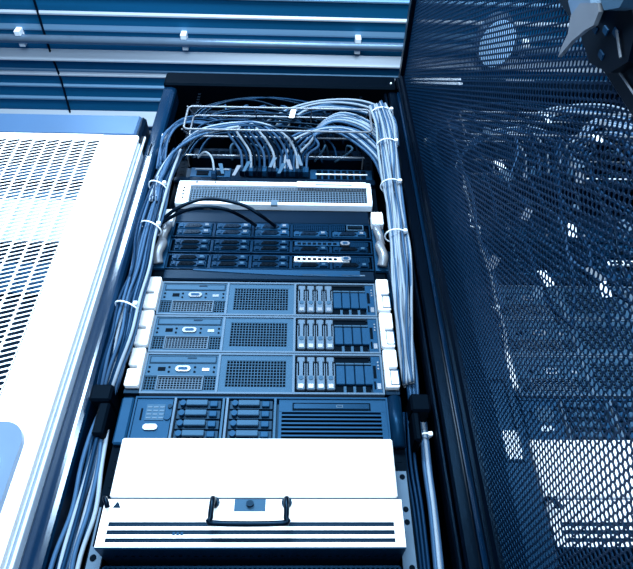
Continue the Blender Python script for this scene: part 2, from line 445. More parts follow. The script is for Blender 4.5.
# network switch
sw = reg(thing('network_switch', (0, .01, 1.648), 'dark network switch with a double row of sockets at its right end', 'network switch'))
MB().box(-.2275, .2275, .004, .30, 1.647, 1.695).build('chassis', 'deep', sw)
MB().bbox(-.252, .252, -.010, .004, 1.627, 1.646, .003).build('front_ledge', 'deep', sw)
mb = MB(); mb.box(.088, .246, -.002, .004, 1.650, 1.690); mb.build('port_block', 'mid', sw)
mb = MB()
for i in range(8):
    for zz in (1.6535, 1.6725): mb.box(.1045+i*.0162, .1165+i*.0162, -.0035, -.0018, zz, zz+.0135)
mb.build('sockets', 'blackmatt', sw)
MB().box(.102, .234, -.0045, -.002, 1.6685, 1.6715).build('label_strip', 'bright', sw)
MB().box(-.215, -.115, -.002, .004, 1.655, 1.690).build('module', 'mid', sw)
mb = MB(); mb.box(-.20, -.17, -.004, -.0018, 1.660, 1.676); mb.box(-.16, -.13, -.004, -.0018, 1.660, 1.676); mb.build('sockets', 'blackmatt', sw)
MB().box(-.205, -.118, -.004, -.0018, 1.681, 1.686).build('label_strip', 'silver', sw)

# ---- silver perforated appliance
ap = reg(thing('mesh_fronted_server', (0, 0, 1.538), 'silver framed server with a fine mesh grille and white label strip', 'server'))
Z0, Z1 = 1.538, 1.621
MB().box(-.2225, .2225, .004, .6, Z0, Z1).build('chassis', 'deep', ap)
fm = MB()
fm.bbox(-.234, .237, -.018, .003, Z1-.014, Z1, .002); fm.bbox(-.234, .237, -.018, .003, Z0, Z0+.009, .002)
fm.box(-.234, -.204, -.017, .003, Z0+.009, Z1-.014); fm.box(.226, .237, -.017, .003, Z0+.009, Z1-.014)
fm.build('bezel', 'bright', ap)
gm = MB()
gx0, gx1, gz0, gz1 = -.204, .226, Z0+.009, Z1-.014
nn = 62; mm = 9
for j in range(mm):
    for i in range(nn):
        cx = gx0+(i+.5)*(gx1-gx0)/nn; cz = gz0+(j+.5)*(gz1-gz0)/mm
        w = (gx1-gx0)/nn/2; h = (gz1-gz0)/mm/2
        n = len(gm.v)
        oc = [(-w, -h), (0, -h), (w, -h), (w, 0), (w, h), (0, h), (-w, h), (-w, 0)]
        off = w*.0
        for dx, dz in oc: gm.v.append((cx+dx, -.010, cz+dz))
        for k in range(8):
            a = -math.pi*.75+k*math.pi/4; gm.v.append((cx+w*.8*math.cos(a), -.010, cz+h*.8*math.sin(a)))
        for k in range(8): l = (k+1) % 8; gm.f.append((n+k, n+l, n+8+l, n+8+k))
gm.build('mesh_grille', 'trim', ap)
MB().box(gx0, gx1, -.002, .003, gz0, gz1).build('grille_back', 'blackmatt', ap)
MB().bbox(.055, .226, -.022, -.0185, Z1-.022, Z1-.002, .001).build('label_strip', 'bright', ap)
MB().box(.10, .19, -.0228, -.0221, Z1-.016, Z1-.013).build('label_mark', 'mid', ap)
mb = MB()
for i in range(4): mb.disc(-.218, -.019, Z0+.020+i*.012, .0025, .0022, .002, 8)
mb.disc(-.19, -.0195, Z1-.007, .003, .0025, .002, 8); mb.disc(-.145, -.0195, Z1-.007, .0025, .002, .002, 8)
mb.build('screws', 'deep', ap)

# ---- blank panel under it
bp = reg(tag(MB().bbox(-.2275, .2275, -.002, .006, 1.490, 1.534, .002).build('blank_panel', 'deep', origin=(0, 0, 1.49)), 'plain dark blank panel under the silver mesh server', 'panel'))

# ---- three slim servers
def carrier(parent, x0, x1, z0, z1, y=0.0, light='mid'):
    c = MB()
    h = z1-z0
    c.bbox(x0, x1, y-.006, y+.003, z0, z1, .0015)
    c.box(x0+.004, x0+.012, y-.009, y-.005, z0+h*.2, z1-h*.2)
    c.box(x1-.020, x1-.004, y-.010, y-.005, z0+h*.15, z1-h*.15)
    d = c.build('drive_carrier', light, parent)
    e = MB().prism([(x0+.016, z0+h*.18), (x1-.030, z0+h*.18), (x1-.023, z0+h*.5), (x1-.030, z1-h*.22), (x0+.022, z1-h*.22)], y-.0085, y-.006)
    for k in range(3): e.box(x0+.024+k*.010, x0+.028+k*.010, y-.0095, y-.008, z0+h*.35, z0+h*.6)
    e.build('release_latch', 'deep' if light == 'mid' else 'blackmatt', d)
    MB().box(x1-.016, x1-.008, y-.0108, y-.0099, z0+h*.35, z1-h*.3).build('status_lamp', 'silver' if light == 'mid' else 'face', d)
def slim(z0, z1, kind, words):
    s = reg(thing('slim_server', (0, 0, z0), words, 'server'))
    MB().box(-.2225, .2225, .004, .6, z0, z1).build('chassis', 'blackmatt', s)
    fr = MB().ring(-.2275, .2275, z0, z1, .003, -.004, .004)
    w = .445/5
    for i in range(1, 5): fr.box(-.2225+i*w-.003, -.2225+i*w+.003, -.004, .004, z0, z1)
    fr.build('bezel', 'navy', s)
    zm = (z0+z1)/2
    for i in range(5):
        x0 = -.2225+i*w+.005; x1 = x0+w-.010
        if i < 3 or kind == 'a' :
            if i >= 3:
                carrier(s, x0, x1, z0+.004, zm-.003, light='mid' if kind == 'a' else 'deep'); continue
            carrier(s, x0, x1, z0+.004, zm-.001, light='mid' if kind == 'a' else 'navy')
            carrier(s, x0, x1, zm+.001, z1-.004, light='mid' if kind == 'a' else 'navy')
        else:
            carrier(s, x0, x1, z0+.004, zm-.001, light='navy')
    # upper right strip
    xa, xb = -.2225+3*w+.006, .2175
    if kind == 'a':
        MB().grid(xa, xb-.05, zm+.002, z1-.005, 26, 3, .0022, -.004, .002).build('vent_grille', 'navy', s)
        MB().ring(xb-.045, xb-.006, zm+.002, z1-.004, .002, -.006, .003).build('display_frame', 'face', s)
    else:
        l = xb-xa
        pl = MB().box(xa+.002, xa+l*(.62 if kind == 'b' else .74), -.006, -.002, zm+.002, z1-.006).build('label_plate', 'mid' if kind == 'b' else 'bright', s)
        q = MB()
        for k in range(8): q.box(xa+.008+k*.0115, xa+.016+k*.0115, -.0068, -.0059, zm+.005, z1-.0095)
        q.build('plate_windows', 'blackmatt', pl)
        MB().grid(xa+l*.76, xb, zm+.003, z1-.006, 8, 3, .003, -.004, .002).build('vent_grille', 'navy', s)
        o = MB().pill(xa+l*.63, xa+l*.76, zm+.003, z1-.006, -.009, -.0045).build('port_surround', 'silver', s)
        MB().pill(xa+l*.66, xa+l*.73, zm+.0055, z1-.0085, -.0095, -.0088).build('port', 'mid', o)
slim(1.440, 1.487, 'a', 'slim server with blue drive carriers, topmost of the slim trio')
slim(1.392, 1.433, 'b', 'slim server with dark drive carriers, middle of the slim trio')
slim(1.343, 1.386, 'c', 'slim server with a white perforated label plate, lowest of the slim trio')
# latch ears beside the slim servers
for sx, side in ((-1, 'left'), (1, 'right')):
    xa, xb = (-.254, -.229) if sx < 0 else (.231, .258)
    xm = (xa+xb)/2
    e = reg(thing('server_ear', (xm, 0, 1.34), 'pale latch ear on the %s of the slim servers' % side, 'latch'))
    MB().bbox(xa, xb, -.020, .003, 1.474, 1.515, .002).build('square_cap', 'bright', e)
    mb = MB(); mb.tube([(xm, -.008, 1.472), (xm-.004*sx, -.018, 1.456), (xm, -.018, 1.436), (xm+.003*sx, -.010, 1.424)], .0095, 10); mb.build('latch', 'silver', e, smooth=True)
    mb = MB(); mb.tube([(xm+.003*sx, -.008, 1.418), (xm-.002*sx, -.020, 1.400), (xm+.004*sx, -.018, 1.372), (xm, -.008, 1.352)], .011, 10); mb.build('latch', 'silver', e, smooth=True)
    MB().box(xa, xb, -.004, .003, 1.343, 1.472).build('ear_plate', 'mid', e)

# ---- shelf bar with a curved strip
sh = reg(thing('rack_shelf', (0, 0, 1.308), 'dark shelf bar between slim servers and larger servers', 'shelf'))
MB().bbox(-.2275, .2275, -.008, .35, 1.309, 1.338, .003).build('shelf_front', 'deep', sh)
P = [(-.17, 1.334), (-.12, 1.336)]
st = MB(); N = 16
top = [(-.165+.36*i/N, 1.337-.0*i) for i in range(N+1)]
bot = [(-.165+.36*i/N, 1.334-.014*math.sin(math.pi*min(1, i/N*.55))) for i in range(N+1)]
st.prism(bot+top[::-1], -.0095, -.0082); st.build('curved_strip', 'mid', sh)
mb = MB(); mb.box(.07, .125, -.0095, -.0082, 1.322, 1.325); mb.box(.155, .205, -.0095, -.0082, 1.322, 1.325); mb.build('slot_marks', 'trim', sh)

# ---- three 2U servers
def big(z1, words, ports_words):
    z0 = z1-.0875
    s = reg(thing('rack_server', (0, 0, z0), words, 'server', None))
    MB().box(-.2225, .2225, .006, .6, z0, z1).build('chassis', 'deep', s)
    # outer frame
    fr = MB().ring(-.2245, .2245, z0, z1, .0035, -.006, .006)
    fr.box(-.0875, -.083, -.006, .006, z0+.003, z1-.003); fr.box(.0535, .0580, -.006, .006, z0+.003, z1-.003)
    fr.build('bezel', 'trim', s)
    # left module
    x0, x1 = -.221, -.0875
    lf = MB().box(x0, x1, -.0035, .006, z0+.038, z1-.0035)
    lf.box(x0, x1, -.0035, .006, z0+.0035, z0+.008); left = lf.build('control_module', 'face', s)
    MB().ring(x0+.004, x1-.003, z1-.023, z1-.007, .0012, -.0045, -.0034).build('optical_drive', 'deep', left)
    MB().bbox(x0+.0055, x1-.0045, -.0055, -.0034, z1-.0215, z1-.0085, .001).build('optical_tray', 'face', left)
    MB().box(x0+.075, x0+.092, -.0062, -.0052, z1-.0135, z1-.0105).build('eject_button', 'deep', left)
    zp = z1-.035
    MB().box(x0+.022, x0+.036, -.0044, -.0034, zp-.004, zp+.004).build('usb_port', 'blackmatt', left)
    pr = MB().pill(x0+.055, x0+.083, zp-.006, zp+.006, -.0065, -.0034).build('video_port', 'silver', left)
    MB().pill(x0+.060, x0+.078, zp-.003, zp+.003, -.0072, -.0064).build('video_socket', 'mid', pr)
    MB().box(x0+.105, x0+.118, -.0046, -.0034, zp-.004, zp+.002).build('service_tag', 'silver', left)
    d = MB()
    for dx in (.006, .043, .091, .127):
        for dz in (-.006, .004): d.disc(x0+dx, -.0044, zp+dz, .0023, .0023, .001, 8)
    d.build('screws', 'blackmatt', left)
    MB().box(x0, x1, .003, .006, z0+.008, z0+.038).build('grille_back', 'blackmatt', s)
    MB().grid(x0+.001, x0+.022, z0+.009, z0+.037, 4, 5, .0011, -.0022, -.0012).build('vent_grille', 'face', s)
    MB().grid(x1-.022, x1-.001, z0+.009, z0+.037, 4, 5, .0011, -.0022, -.0012).build('vent_grille', 'face', s)
    g = MB().grid(x0+.027, x1-.027, z0+.011, z0+.035, 14, 5, .0011, -.0022, -.0012)
    g.ring(x0+.024, x1-.024, z0+.008, z0+.038, .0016, -.0050, .000); g.build('vent_grille', 'trim', s)
    # centre grille
    cx0, cx1 = -.083, .0535
    cf = MB().ring(cx0, cx1, z0+.0035, z1-.0035, .0115, -.0035, .006); cf.build('centre_frame', 'face', s)
    MB().box(cx0+.010, cx1-.010, .004, .006, z0+.014, z1-.014).build('grille_back', 'blackmatt', s)
    MB().grid(cx0+.012, cx1-.012, z0+.0155, z1-.0155, 19, 9, .0012, -.0030, -.0019).build('centre_grille', 'face', s)
    # drive carriers
    bx = .0605; w = .0186
    MB().box(.058, .200, .001, .006, z0+.0035, z1-.0035).build('bay_back', 'blackmatt', s)
    for i in range(4):
        a = bx+i*w; c = a+w/2; b_ = a+w
        cr = MB()
        cr.bbox(a+.0018, b_-.0018, -.004, .003, z1-.017, z1-.0055, .0015)
        cr.box(c-.0035, c+.0035, -.007, .002, z0+.034, z1-.015)
        cr.bbox(a+.0016, b_-.0016, -.006, .003, z0+.010, z0+.040, .0015)
        cr.box(a+.0012, a+.003, -.003, .002, z0+.034, z1-.02); cr.box(b_-.003, b_-.0012, -.003, .002, z0+.034, z1-.02)
        k = cr.build('drive_carrier', 'trim', s)
        MB().disc(c, -.0072, z0+.034, .0045, .0045, .002, 12).build('release_button', 'face', k)
        MB().box(c-.0045, c+.0045, -.0068, -.0058, z0+.013, z0+.021).build('status_window', 'silver', k)
    for i in range(4):
        a = bx+4*w+.001+i*(w-.0006); b_ = a+w-.002
        k = MB().bbox(a, b_, -.0045, .003, z0+.022, z1-.025, .001).build('blank_filler', 'mid', s)
        MB().box(a, b_, -.003, .002, z1-.0215, z1-.0185).build('filler_clip', 'face', k)
        MB().box((a+b_)/2+.005, b_+.0016, -.003, .002, z0+.005, z0+.018).build('filler_foot', 'face', k)
    # status column
    sc = MB().box(.2035, .2205, -.004, .006, z0+.004, z1-.004).build('status_panel', 'mid', s)
    q = MB()
    q.box(.2065, .2120, -.005, -.0038, z0+.035, z0+.062); q.box(.2065, .2095, -.005, -.0038, z0+.012, z0+.028); q.build('panel_slots', 'blackmatt', sc)
    q = MB()
    for dz in (.056, .063, .070): q.disc(.2165, -.005, z0+dz, .0018, .0018, .001, 8)
    MB().box(.2120, .2190, -.005, -.0038, z0+.012, z0+.024).build('network_port', 'silver', sc)
    q.build('status_lights', 'silver', sc)
    # ears
    for sx in (-1, 1):
        a, b_ = (-.2525, -.2265) if sx < 0 else (.2270, .2525)
        zt = z1+.013 if True else z1
        e = MB()
        zA, zB = z0+.011, z1+.006
        zn = zA+.040
        e.bbox(a, b_, -.015, .003, zn+.0035, zB, .002); e.bbox(a, b_, -.015, .003, zA, zn-.0035, .002)
        e.box(a+(.018 if sx < 0 else .0), b_-(.0 if sx < 0 else .018), -.0145, .003, zn-.004, zn+.004)
        ear = e.build('mounting_ear', 'white', s)
        MB().box(a+.001, b_-.001, -.004, .003, zn-.0030, zn+.0030).build('ear_notch', 'blackmatt', ear)
        MB().box(a, b_, -.004, .003, zA-.010, zA-.0005).build('ear_foot', 'deep', ear)
        if sx > 0:
            MB().ring(a+.009, b_, zA+.004, zn-.004, .0015, -.0165, -.0152).build('ear_outline', 'mid', ear)
    return s
big(1.3040, '2U server with front grilles, topmost of the three alike', '')
big(1.3040-.0895, '2U server with front grilles, middle of the three alike', '')
big(1.3040-.1790, '2U server with front grilles, lowest of the three alike', '')

# ---- tall server partly behind the white box
s4 = reg(thing('rack_server', (0, 0, .958), 'blue server with a louvred right half, directly above the white box', 'server'))
a0, a1 = .935, 1.031
MB().box(-.2225, .2225, .006, .6, a0, a1).build('chassis', 'deep', s4)
MB().ring(-.2275, .2275, a0, a1, .003, -.006, .006).build('bezel', 'mid', s4)
ip = MB().box(-.224, -.160, -.003, .006, a0, a1-.003).build('info_panel', 'mid', s4)
mp = MB().box(-.205, -.172, -.0045, -.0032, .985, 1.016).build('diagram_label', 'face', ip)
q = MB()
for i in range(3):
    for j in range(4): q.box(-.203+i*.011, -.195+i*.011, -.0052, -.0044, .988+j*.007, .9905+j*.007)
q.build('diagram_lines', 'trim', mp)
q = MB(); q.box(-.214, -.211, -.0045, -.0032, .986, 1.008); q.build('side_slot', 'blackmatt', ip)
MB().disc(-.164, -.006, 1.012, .004, .004, .003).build('button', 'deep', ip)
MB().disc(-.166, -.006, .991, .0058, .0058, .003).build('button', 'navy', ip)
MB().pill(-.205, -.180, .966, .977, -.0065, -.003).build('video_port', 'silver', ip)
for bx0 in (-.157, -.064):
    MB().box(bx0, bx0+.004, -.008, .006, a0, a1-.003).build('bay_divider', 'trim', s4)
    MB().box(bx0+.086, bx0+.090, -.006, .006, a0, a1-.003).build('bay_divider', 'face', s4)
    for k in range(5):
        zt = 1.025-k*.0195
        c = MB().bbox(bx0+.006, bx0+.084, -.003, .003, zt-.0175, zt, .001).build('drive_carrier', 'deep', s4)
        MB().bbox(bx0+.022, bx0+.060, -.010, -.0032, zt-.0125, zt-.002, .001).build('carrier_handle', 'face', c)
        MB().disc(bx0+.016, -.010, zt-.008, .0055, .0055, .006, 10).build('carrier_clip', 'mid', c)
        MB().bbox(bx0+.064, bx0+.078, -.008, -.0032, zt-.014, zt-.003, .001).build('carrier_latch', 'mid', c)
rg = MB().box(.031, .2245, -.003, .006, 1.003, a1-.003).box(.031, .036, -.003, .006, a0, 1.004).box(.2140, .2245, -.003, .006, a0, 1.004).build('louvre_frame', 'mid', s4)
od = MB().ring(.055, .196, 1.006, 1.0205, .0014, -.0045, -.0028).build('optical_drive', 'blackmatt', s4)
MB().bbox(.0568, .1942, -.0055, -.0028, 1.0078, 1.0188, .001).build('optical_tray', 'navy', od)
MB().ring(.134, .146, 1.0105, 1.0155, .001, -.0062, -.0054).build('eject_button', 'trim', od)
lv = MB()
for k in range(9):
    z = .999-k*.0078; lv.prismx([(-.004, z-.0042), (-.004, z-.0012), (.004, z+.0015), (.004, z-.002)], .036, .214)
lv.build('louvres', 'mid', s4)
MB().box(.0360, .214, .0045, .0062, a0, 1.004).build('louvre_back', 'blackmatt', s4)
MB().tube([(.240, -.006, .935), (.240, -.006, 1.030)], .012, 12, smooth=False).build('side_cover', 'navy', s4, smooth=True)
MB().bbox(-.252, -.230, -.006, .003, .94, 1.030, .003).build('side_cover', 'mid', s4)

# ---- white box with handle
wb = reg(thing('white_rack_unit', (0, 0, .764), 'big white rack unit with a black handle and three long slots', 'rack unit'))
UY, LYF = -.042, -.048
MB().bbox(-.2235, .2230, UY, .30, .8370, .9345, .0025).build('upper_cover', 'white', wb)
MB().box(-.2225, .2220, -.036, .30, .8310, .8370).build('recess_strip', 'fascia', wb)  # ledge shading between the panels, put into the strip's colour
lo = MB()
lx0, lx1, lz0, lz1 = -.2265, .2265, .7625, .8315
# front plate with a top notch and three real slots
yb = LYF+.0018
nx0, nx1, nzb = -.030, .018, .8130
lo.box(lx0, nx0, LYF, yb, .8040, lz1); lo.box(nx1, lx1, LYF, yb, .8040, lz1); lo.box(nx0, nx1, LYF, yb, .8040, nzb)
zs = [(.7915, .7980), (.7800, .7865), (.7690, .7750)]
sx0_, sx1_ = -.214, .212
zprev = .8040
for (za, zb) in zs:
    lo.box(lx0, lx1, LYF, yb, zb, zprev); lo.box(lx0, sx0_, LYF, yb, za, zb); lo.box(sx1_, lx1, LYF, yb, za, zb)
    zprev = za
lo.box(lx0, lx1, LYF, yb, lz0, zprev)
low = lo.build('lower_panel', 'white', wb)
MB().box(sx0_-.003, sx1_+.003, yb+.0005, yb+.003, .766, .803).build('slot_back', 'deep', low)
MB().box(lx0+.001, lx1-.001, yb+.004, .10, lz0+.0005, .8040).build('lower_body', 'navy', wb)
MB().box(lx0, lx1, LYF+.001, .10, lz0-.002, lz0).build('bottom_plate', 'navy', wb)
q = MB()
for i in range(36): q.box(-.205+i*.0118, -.200+i*.0118, -.012, -.009, lz0-.0028, lz0-.0019)
q.build('bottom_perforation', 'blackmatt', wb)
MB().box(nx0, nx1, yb, yb+.002, .810, .8325).build('notch_back', 'face', low)
MB().disc(-.006, LYF-.004, .8245, .0058, .0048, .012, 12).build('lock_knob', 'deep', low)
ha = MB(); hx0, hx1 = -.060, .050
ha.tube([(hx0, LYF+.002, .826), (hx0, LYF-.020, .826), (hx0, LYF-.026, .818), (hx0, LYF-.026, .796), (hx0+.006, LYF-.026, .788), (hx1-.006, LYF-.026, .788), (hx1, LYF-.026, .796), (hx1, LYF-.026, .818), (hx1, LYF-.020, .826), (hx1, LYF+.002, .826)], .0042, 10, 4)
hnd = ha.build('handle', 'black', wb, smooth=True)
for hx_ in (hx0, hx1): MB().disc(hx_, LYF-.004, .826, .008, .008, .005).build('handle_base', 'black', hnd)
MB().prism([(-.2125, .8185), (-.2005, .8185), (-.2065, .8285)], LYF-.001, LYF).build('warning_triangle', 'deep', low)
MB().tube([(-.226, LYF+.004, .831), (-.224, LYF-.012, .829), (-.219, LYF-.016, .822), (-.2165, LYF-.012, .815)], .0038, 8).build('side_lever', 'black', wb, smooth=True)
MB().tube([(-.2285, LYF+.002, .829), (-.2285, LYF+.002, .764)], .0016, 6).build('side_wire', 'black', wb)
q = MB()
for i in range(3): q.box(-.117+i*.006, -.1135+i*.006, LYF-.0008, LYF, .779, .7835)
q.build('small_print', 'mid', low)
fl = MB().box(.2275, .2480, -.002, .003, .70, .895).build('right_flange', 'trim', wb)
q = MB()
for z in (.885, .832, .812, .745, .72): q.disc(.2405, -.003, z, .0045, .0045, .002, 12)
q.build('flange_holes', 'blackmatt', fl)
fl = MB().box(-.2480, -.2275, -.002, .003, .70, .835).build('left_flange', 'trim', wb)
q = MB()
for z in (.76, .735): q.disc(-.240, -.003, z, .005, .005, .002, 12)
q.build('flange_holes', 'blackmatt', fl)
# unit below, then plain panels to the floor
ub = reg(thing('rack_unit', (0, 0, .60), 'dark perforated unit just under the white box', 'rack unit'))
MB().box(-.2225, .2225, .008, .6, .60, .748).build('chassis', 'deep', ub)
MB().grid(-.2225, .2225, .60, .748, 60, 20, .003, .001, .007).build('front_grille', 'navy', ub)
reg(tag(MB().bbox(-.2275, .2275, .0, .006, .06, .595, .002).build('blank_panel', 'deep', origin=(0, 0, .06)), 'large dark blank panel at the rack bottom', 'panel'))

# ------------------------------------------------------------------ cables
COLOUR = {'pale_cable': 'pale', 'blue_cable': 'blue', 'mid_cable': 'dark blue', 'dark_cable': 'black', 'deep': 'black', 'face': 'blue', 'black': 'black'}
ORD = ['first', 'second', 'third', 'fourth', 'fifth', 'sixth', 'seventh', 'eighth', 'ninth', 'tenth', 'eleventh', 'twelfth', 'thirteenth', 'fourteenth', 'fifteenth', 'sixteenth']
def cable(name, pts, r, m, label, cat, group, plug=None, copy=True):
    o = MB().tube(pts, r, 7, 5).build(name, m, origin=pts[0], smooth=True)
    tag(o, label, cat, group); reg(o, copy)
    if plug:
        p = Vector(pts[-1]); a = (p-Vector(pts[-2])).normalized()
        MB().bbox(p.x-.0055, p.x+.0055, p.y-.004, p.y+.014, p.z-.012, p.z+.010, .001).build('plug', plug, o)
    return o
def rnd(a): return random.uniform(-a, a)
def spread(path, wx, wy, n, seed, weave=.006):
    """n cable paths that keep their place in the cross-section and weave a little"""
    R = random.Random(seed); out = []
    for i in range(n):
        u = (i+.5)/n*2-1+R.uniform(-.06, .06); v = R.uniform(-1, 1)
        P = []
        for k, (x, y, z) in enumerate(path):
            ww = wx[k] if isinstance(wx, (list, tuple)) else wx
            P.append((x+u*ww+R.uniform(-weave, weave), y+v*wy+R.uniform(-weave, weave)*.6, z))
        out.append(P)
    return out
CW = lambda a, b: [a]*b
# right column: pale cables from the arcs down to the servers
G_RC = 'pale cables hanging down the right side of the rack'
right_path = [(0.264, -0.100, 1.834), (0.270, -0.110, 1.734), (0.273, -0.100, 1.646), (0.277, -0.070, 1.571), (0.283, -0.040, 1.493), (0.281, -0.040, 1.387), (0.279, -0.030, 1.309), (0.278, -0.010, 1.231), (0.278, 0.020, 1.153), (0.279, 0.040, 1.084)]
for i, P in enumerate(spread(right_path, [.022, .022, .020, .019, .019, .019, .020, .016, .012, .010], .012, 16, 3, .004)):
    cable('network_cable', P, .0031, ('pale_cable', 'pale_cable', 'blue_cable')[i % 3], '%s cable in the right tied bundle, %s from the left' % (COLOUR[('pale_cable', 'pale_cable', 'blue_cable')[i % 3]], ORD[i]), 'cable', G_RC)
# arcs feeding the right column from the top
G_RA = 'pale cables arching over the top right of the wire guide'
for i in range(9):
    t = i/8
    P = [(.285+.03*(1-t), -.045-.01*t, 1.74), (.285+.026*(1-t)-.01*t, -.05, 1.84+.03*(1-t)), (.235-.03*t, -.05+rnd(.01), 1.925-.03*t+rnd(.006)),
         (.13-.03*t+rnd(.01), -.04, 1.955-.05*t+rnd(.008)), (.04+rnd(.03), -.02, 1.93-.05*t), (-.03+rnd(.05), .01, 1.87-.03*t)]
    cable('network_cable', P, .0033, ('blue_cable', 'pale_cable', 'mid_cable')[i % 3], '%s cable arching over the top right of the wire guide, %s from the top' % (COLOUR[('blue_cable', 'pale_cable', 'mid_cable')[i % 3]], ORD[i]), 'cable', G_RA)
G_RB = 'cables looping through the right end of the wire guide'
for i in range(8):
    t = i/7
    P = [(.29-.02*t, -.06, 1.66), (.285-.02*t, -.07, 1.73-.02*t), (.235-.02*t, -.08, 1.80-.035*t+rnd(.006)), (.165-.02*t, -.075, 1.835-.04*t), (.105-.012*t, -.05, 1.80-.04*t), (.085-.01*t, -.01, 1.75-.04*t)]
    cable('network_cable', P, .0034, ('pale_cable', 'blue_cable')[i % 2], '%s cable looping through the guide\'s right end, %s from outside' % (COLOUR[('pale_cable', 'blue_cable')[i % 2]], ORD[i]), 'cable', G_RB)
G_RP = 'right-hand cables bending down into the switch plugs'
for i in range(7):
    xe = .012+i*.011
    P = [(.285-.004*i, -.05, 1.60), (.27-.006*i, -.07, 1.665), (.215-.01*i, -.085, 1.735+rnd(.006)), (.135-.006*i, -.085, 1.757-.006*i), (xe+.03, -.07, 1.735-.006*i), (xe+.004, -.045, 1.695), (xe, -.018, 1.668)]
    cable('patch_cable', P, .0033, ('blue_cable', 'pale_cable', 'mid_cable')[i % 3], '%s patch cable from the right bundle, %s plug from the left' % (COLOUR[('blue_cable', 'pale_cable', 'mid_cable')[i % 3]], ORD[i]), 'cable', G_RP, plug='mid')
# left column
G_LC = 'blue cables hanging down the left side of the rack'
left_path = [(-0.243, -0.050, 1.690), (-0.262, -0.050, 1.581), (-0.266, -0.050, 1.470), (-0.266, -0.050, 1.382), (-0.262, -0.050, 1.296), (-0.266, -0.050, 1.218), (-0.264, -0.050, 1.134), (-0.274, -0.030, 1.071), (-0.287, 0.000, 1.030)]
for i, P in enumerate(spread(left_path, [.012, .017, .022, .022, .022, .022, .022, .018, .014], .012, 16, 5, .004)):
    cable('network_cable', P, .0032, ('blue_cable', 'mid_cable', 'blue_cable', 'mid_cable', 'pale_cable')[i % 5], '%s cable in the left tied bundle, %s from the left' % (COLOUR[('blue_cable', 'mid_cable', 'blue_cable', 'mid_cable', 'pale_cable')[i % 5]], ORD[i]), 'cable', G_LC)
# left arcs into the switch plugs
G_LP = 'left-hand cables arching down into the switch plugs'
for i in range(14):
    t = i/13; xe = -.085+t*.15+rnd(.002); h = rnd(.012)
    P = [(-.270+rnd(.012), -.055, 1.50), (-.268+rnd(.01), -.06, 1.58), (-.245+.01*t, -.075, 1.655+.02*t), (-.185+.01*t, -.09, 1.715+.012*t+h), (-.10+.05*t, -.095, 1.742+.010*t+h*.6), (xe-.035, -.085, 1.728-.004*t), (xe-.004, -.05, 1.697), (xe, -.018, 1.668)]
    cable('patch_cable', P, .0034, ('blue_cable', 'mid_cable', 'pale_cable', 'dark_cable', 'mid_cable')[i % 5], '%s patch cable from the left bundle, %s plug from the left' % (COLOUR[('blue_cable', 'mid_cable', 'pale_cable', 'dark_cable', 'mid_cable')[i % 5]], ORD[i]), 'cable', G_LP, plug=('deep', 'deep', 'mid')[i % 3])
# dark arcs between the panels
G_DA = 'dark cables sagging across behind the wire guide'
for i in range(14):
    x0 = -.22+rnd(.03); x1 = .02+i*.016+rnd(.007); zt = 1.79+rnd(.02)+(i % 3)*.055
    P = [(x0, .0, zt-.05), (x0+.04, -.02, zt+.02), ((x0+x1)/2, -.03, zt+.045+rnd(.015)), (x1-.03, -.02, zt+.01), (x1, .012, zt-.04)]
    cable('patch_cable', P, .003, ('dark_cable', 'mid_cable', 'deep', 'dark_cable', 'mid_cable')[i % 5], '%s patch cable strung behind the wire guide, ending %s from the left' % (COLOUR[('dark_cable', 'mid_cable', 'deep', 'dark_cable', 'mid_cable')[i % 5]], ORD[i]), 'cable', G_DA)
G_UL = 'blue cables fanning at the upper left of the rack'
for i in range(8):
    P = [(-.285+rnd(.012), -.03, 1.66+rnd(.02)), (-.29+rnd(.01), -.03, 1.78), (-.262+rnd(.01), -.03, 1.85+rnd(.015)), (-.20, -.02, 1.875+rnd(.02)), (-.12+rnd(.03), .0, 1.865+rnd(.02)), (-.06+rnd(.04), .014, 1.845+rnd(.02))]
    cable('network_cable', P, .0028, ('mid_cable', 'blue_cable')[i % 2], '%s cable fanning out above the left bundle' % COLOUR[('mid_cable', 'blue_cable')[i % 2]], 'cable', G_UL)
# short patch cords between the panels, with tags
G_SP = 'short patch cords in the dark patch panels'
for i in range(22):
    x = -.15+i*.0165+rnd(.006); z = (1.955, 1.865, 1.775)[i % 3]
    P = [(x, .010, z), (x+rnd(.01), -.018, z-.004), (x+rnd(.03), -.024, z-.03), (x+rnd(.04), .0, z-.05)]
    cable('patch_cable', P, .003, ('blue_cable', 'mid_cable', 'face')[i % 3], 'short %s patch cable hanging from the %s patch bay' % (COLOUR[('blue_cable', 'mid_cable', 'face')[i % 3]], ('topmost', 'middle', 'lowest')[i % 3]), 'cable', G_SP, copy=(i % 2 == 0))
for i, (q, tilt) in enumerate((((0.038, -0.050, 1.870), .2), )):
    t_ = MB().prism([(q[0]-.008, q[2]-.022), (q[0]+.006, q[2]-.022), (q[0]+.012, q[2]+.022), (q[0]-.002, q[2]+.022)], q[1], q[1]+.001)
    reg(tag(t_.build('cable_tag', 'bright', origin=q), 'white paper tag among the cables at the top', 'tag'))
G_TG = 'pale blue tags wrapped on cords above the switch'
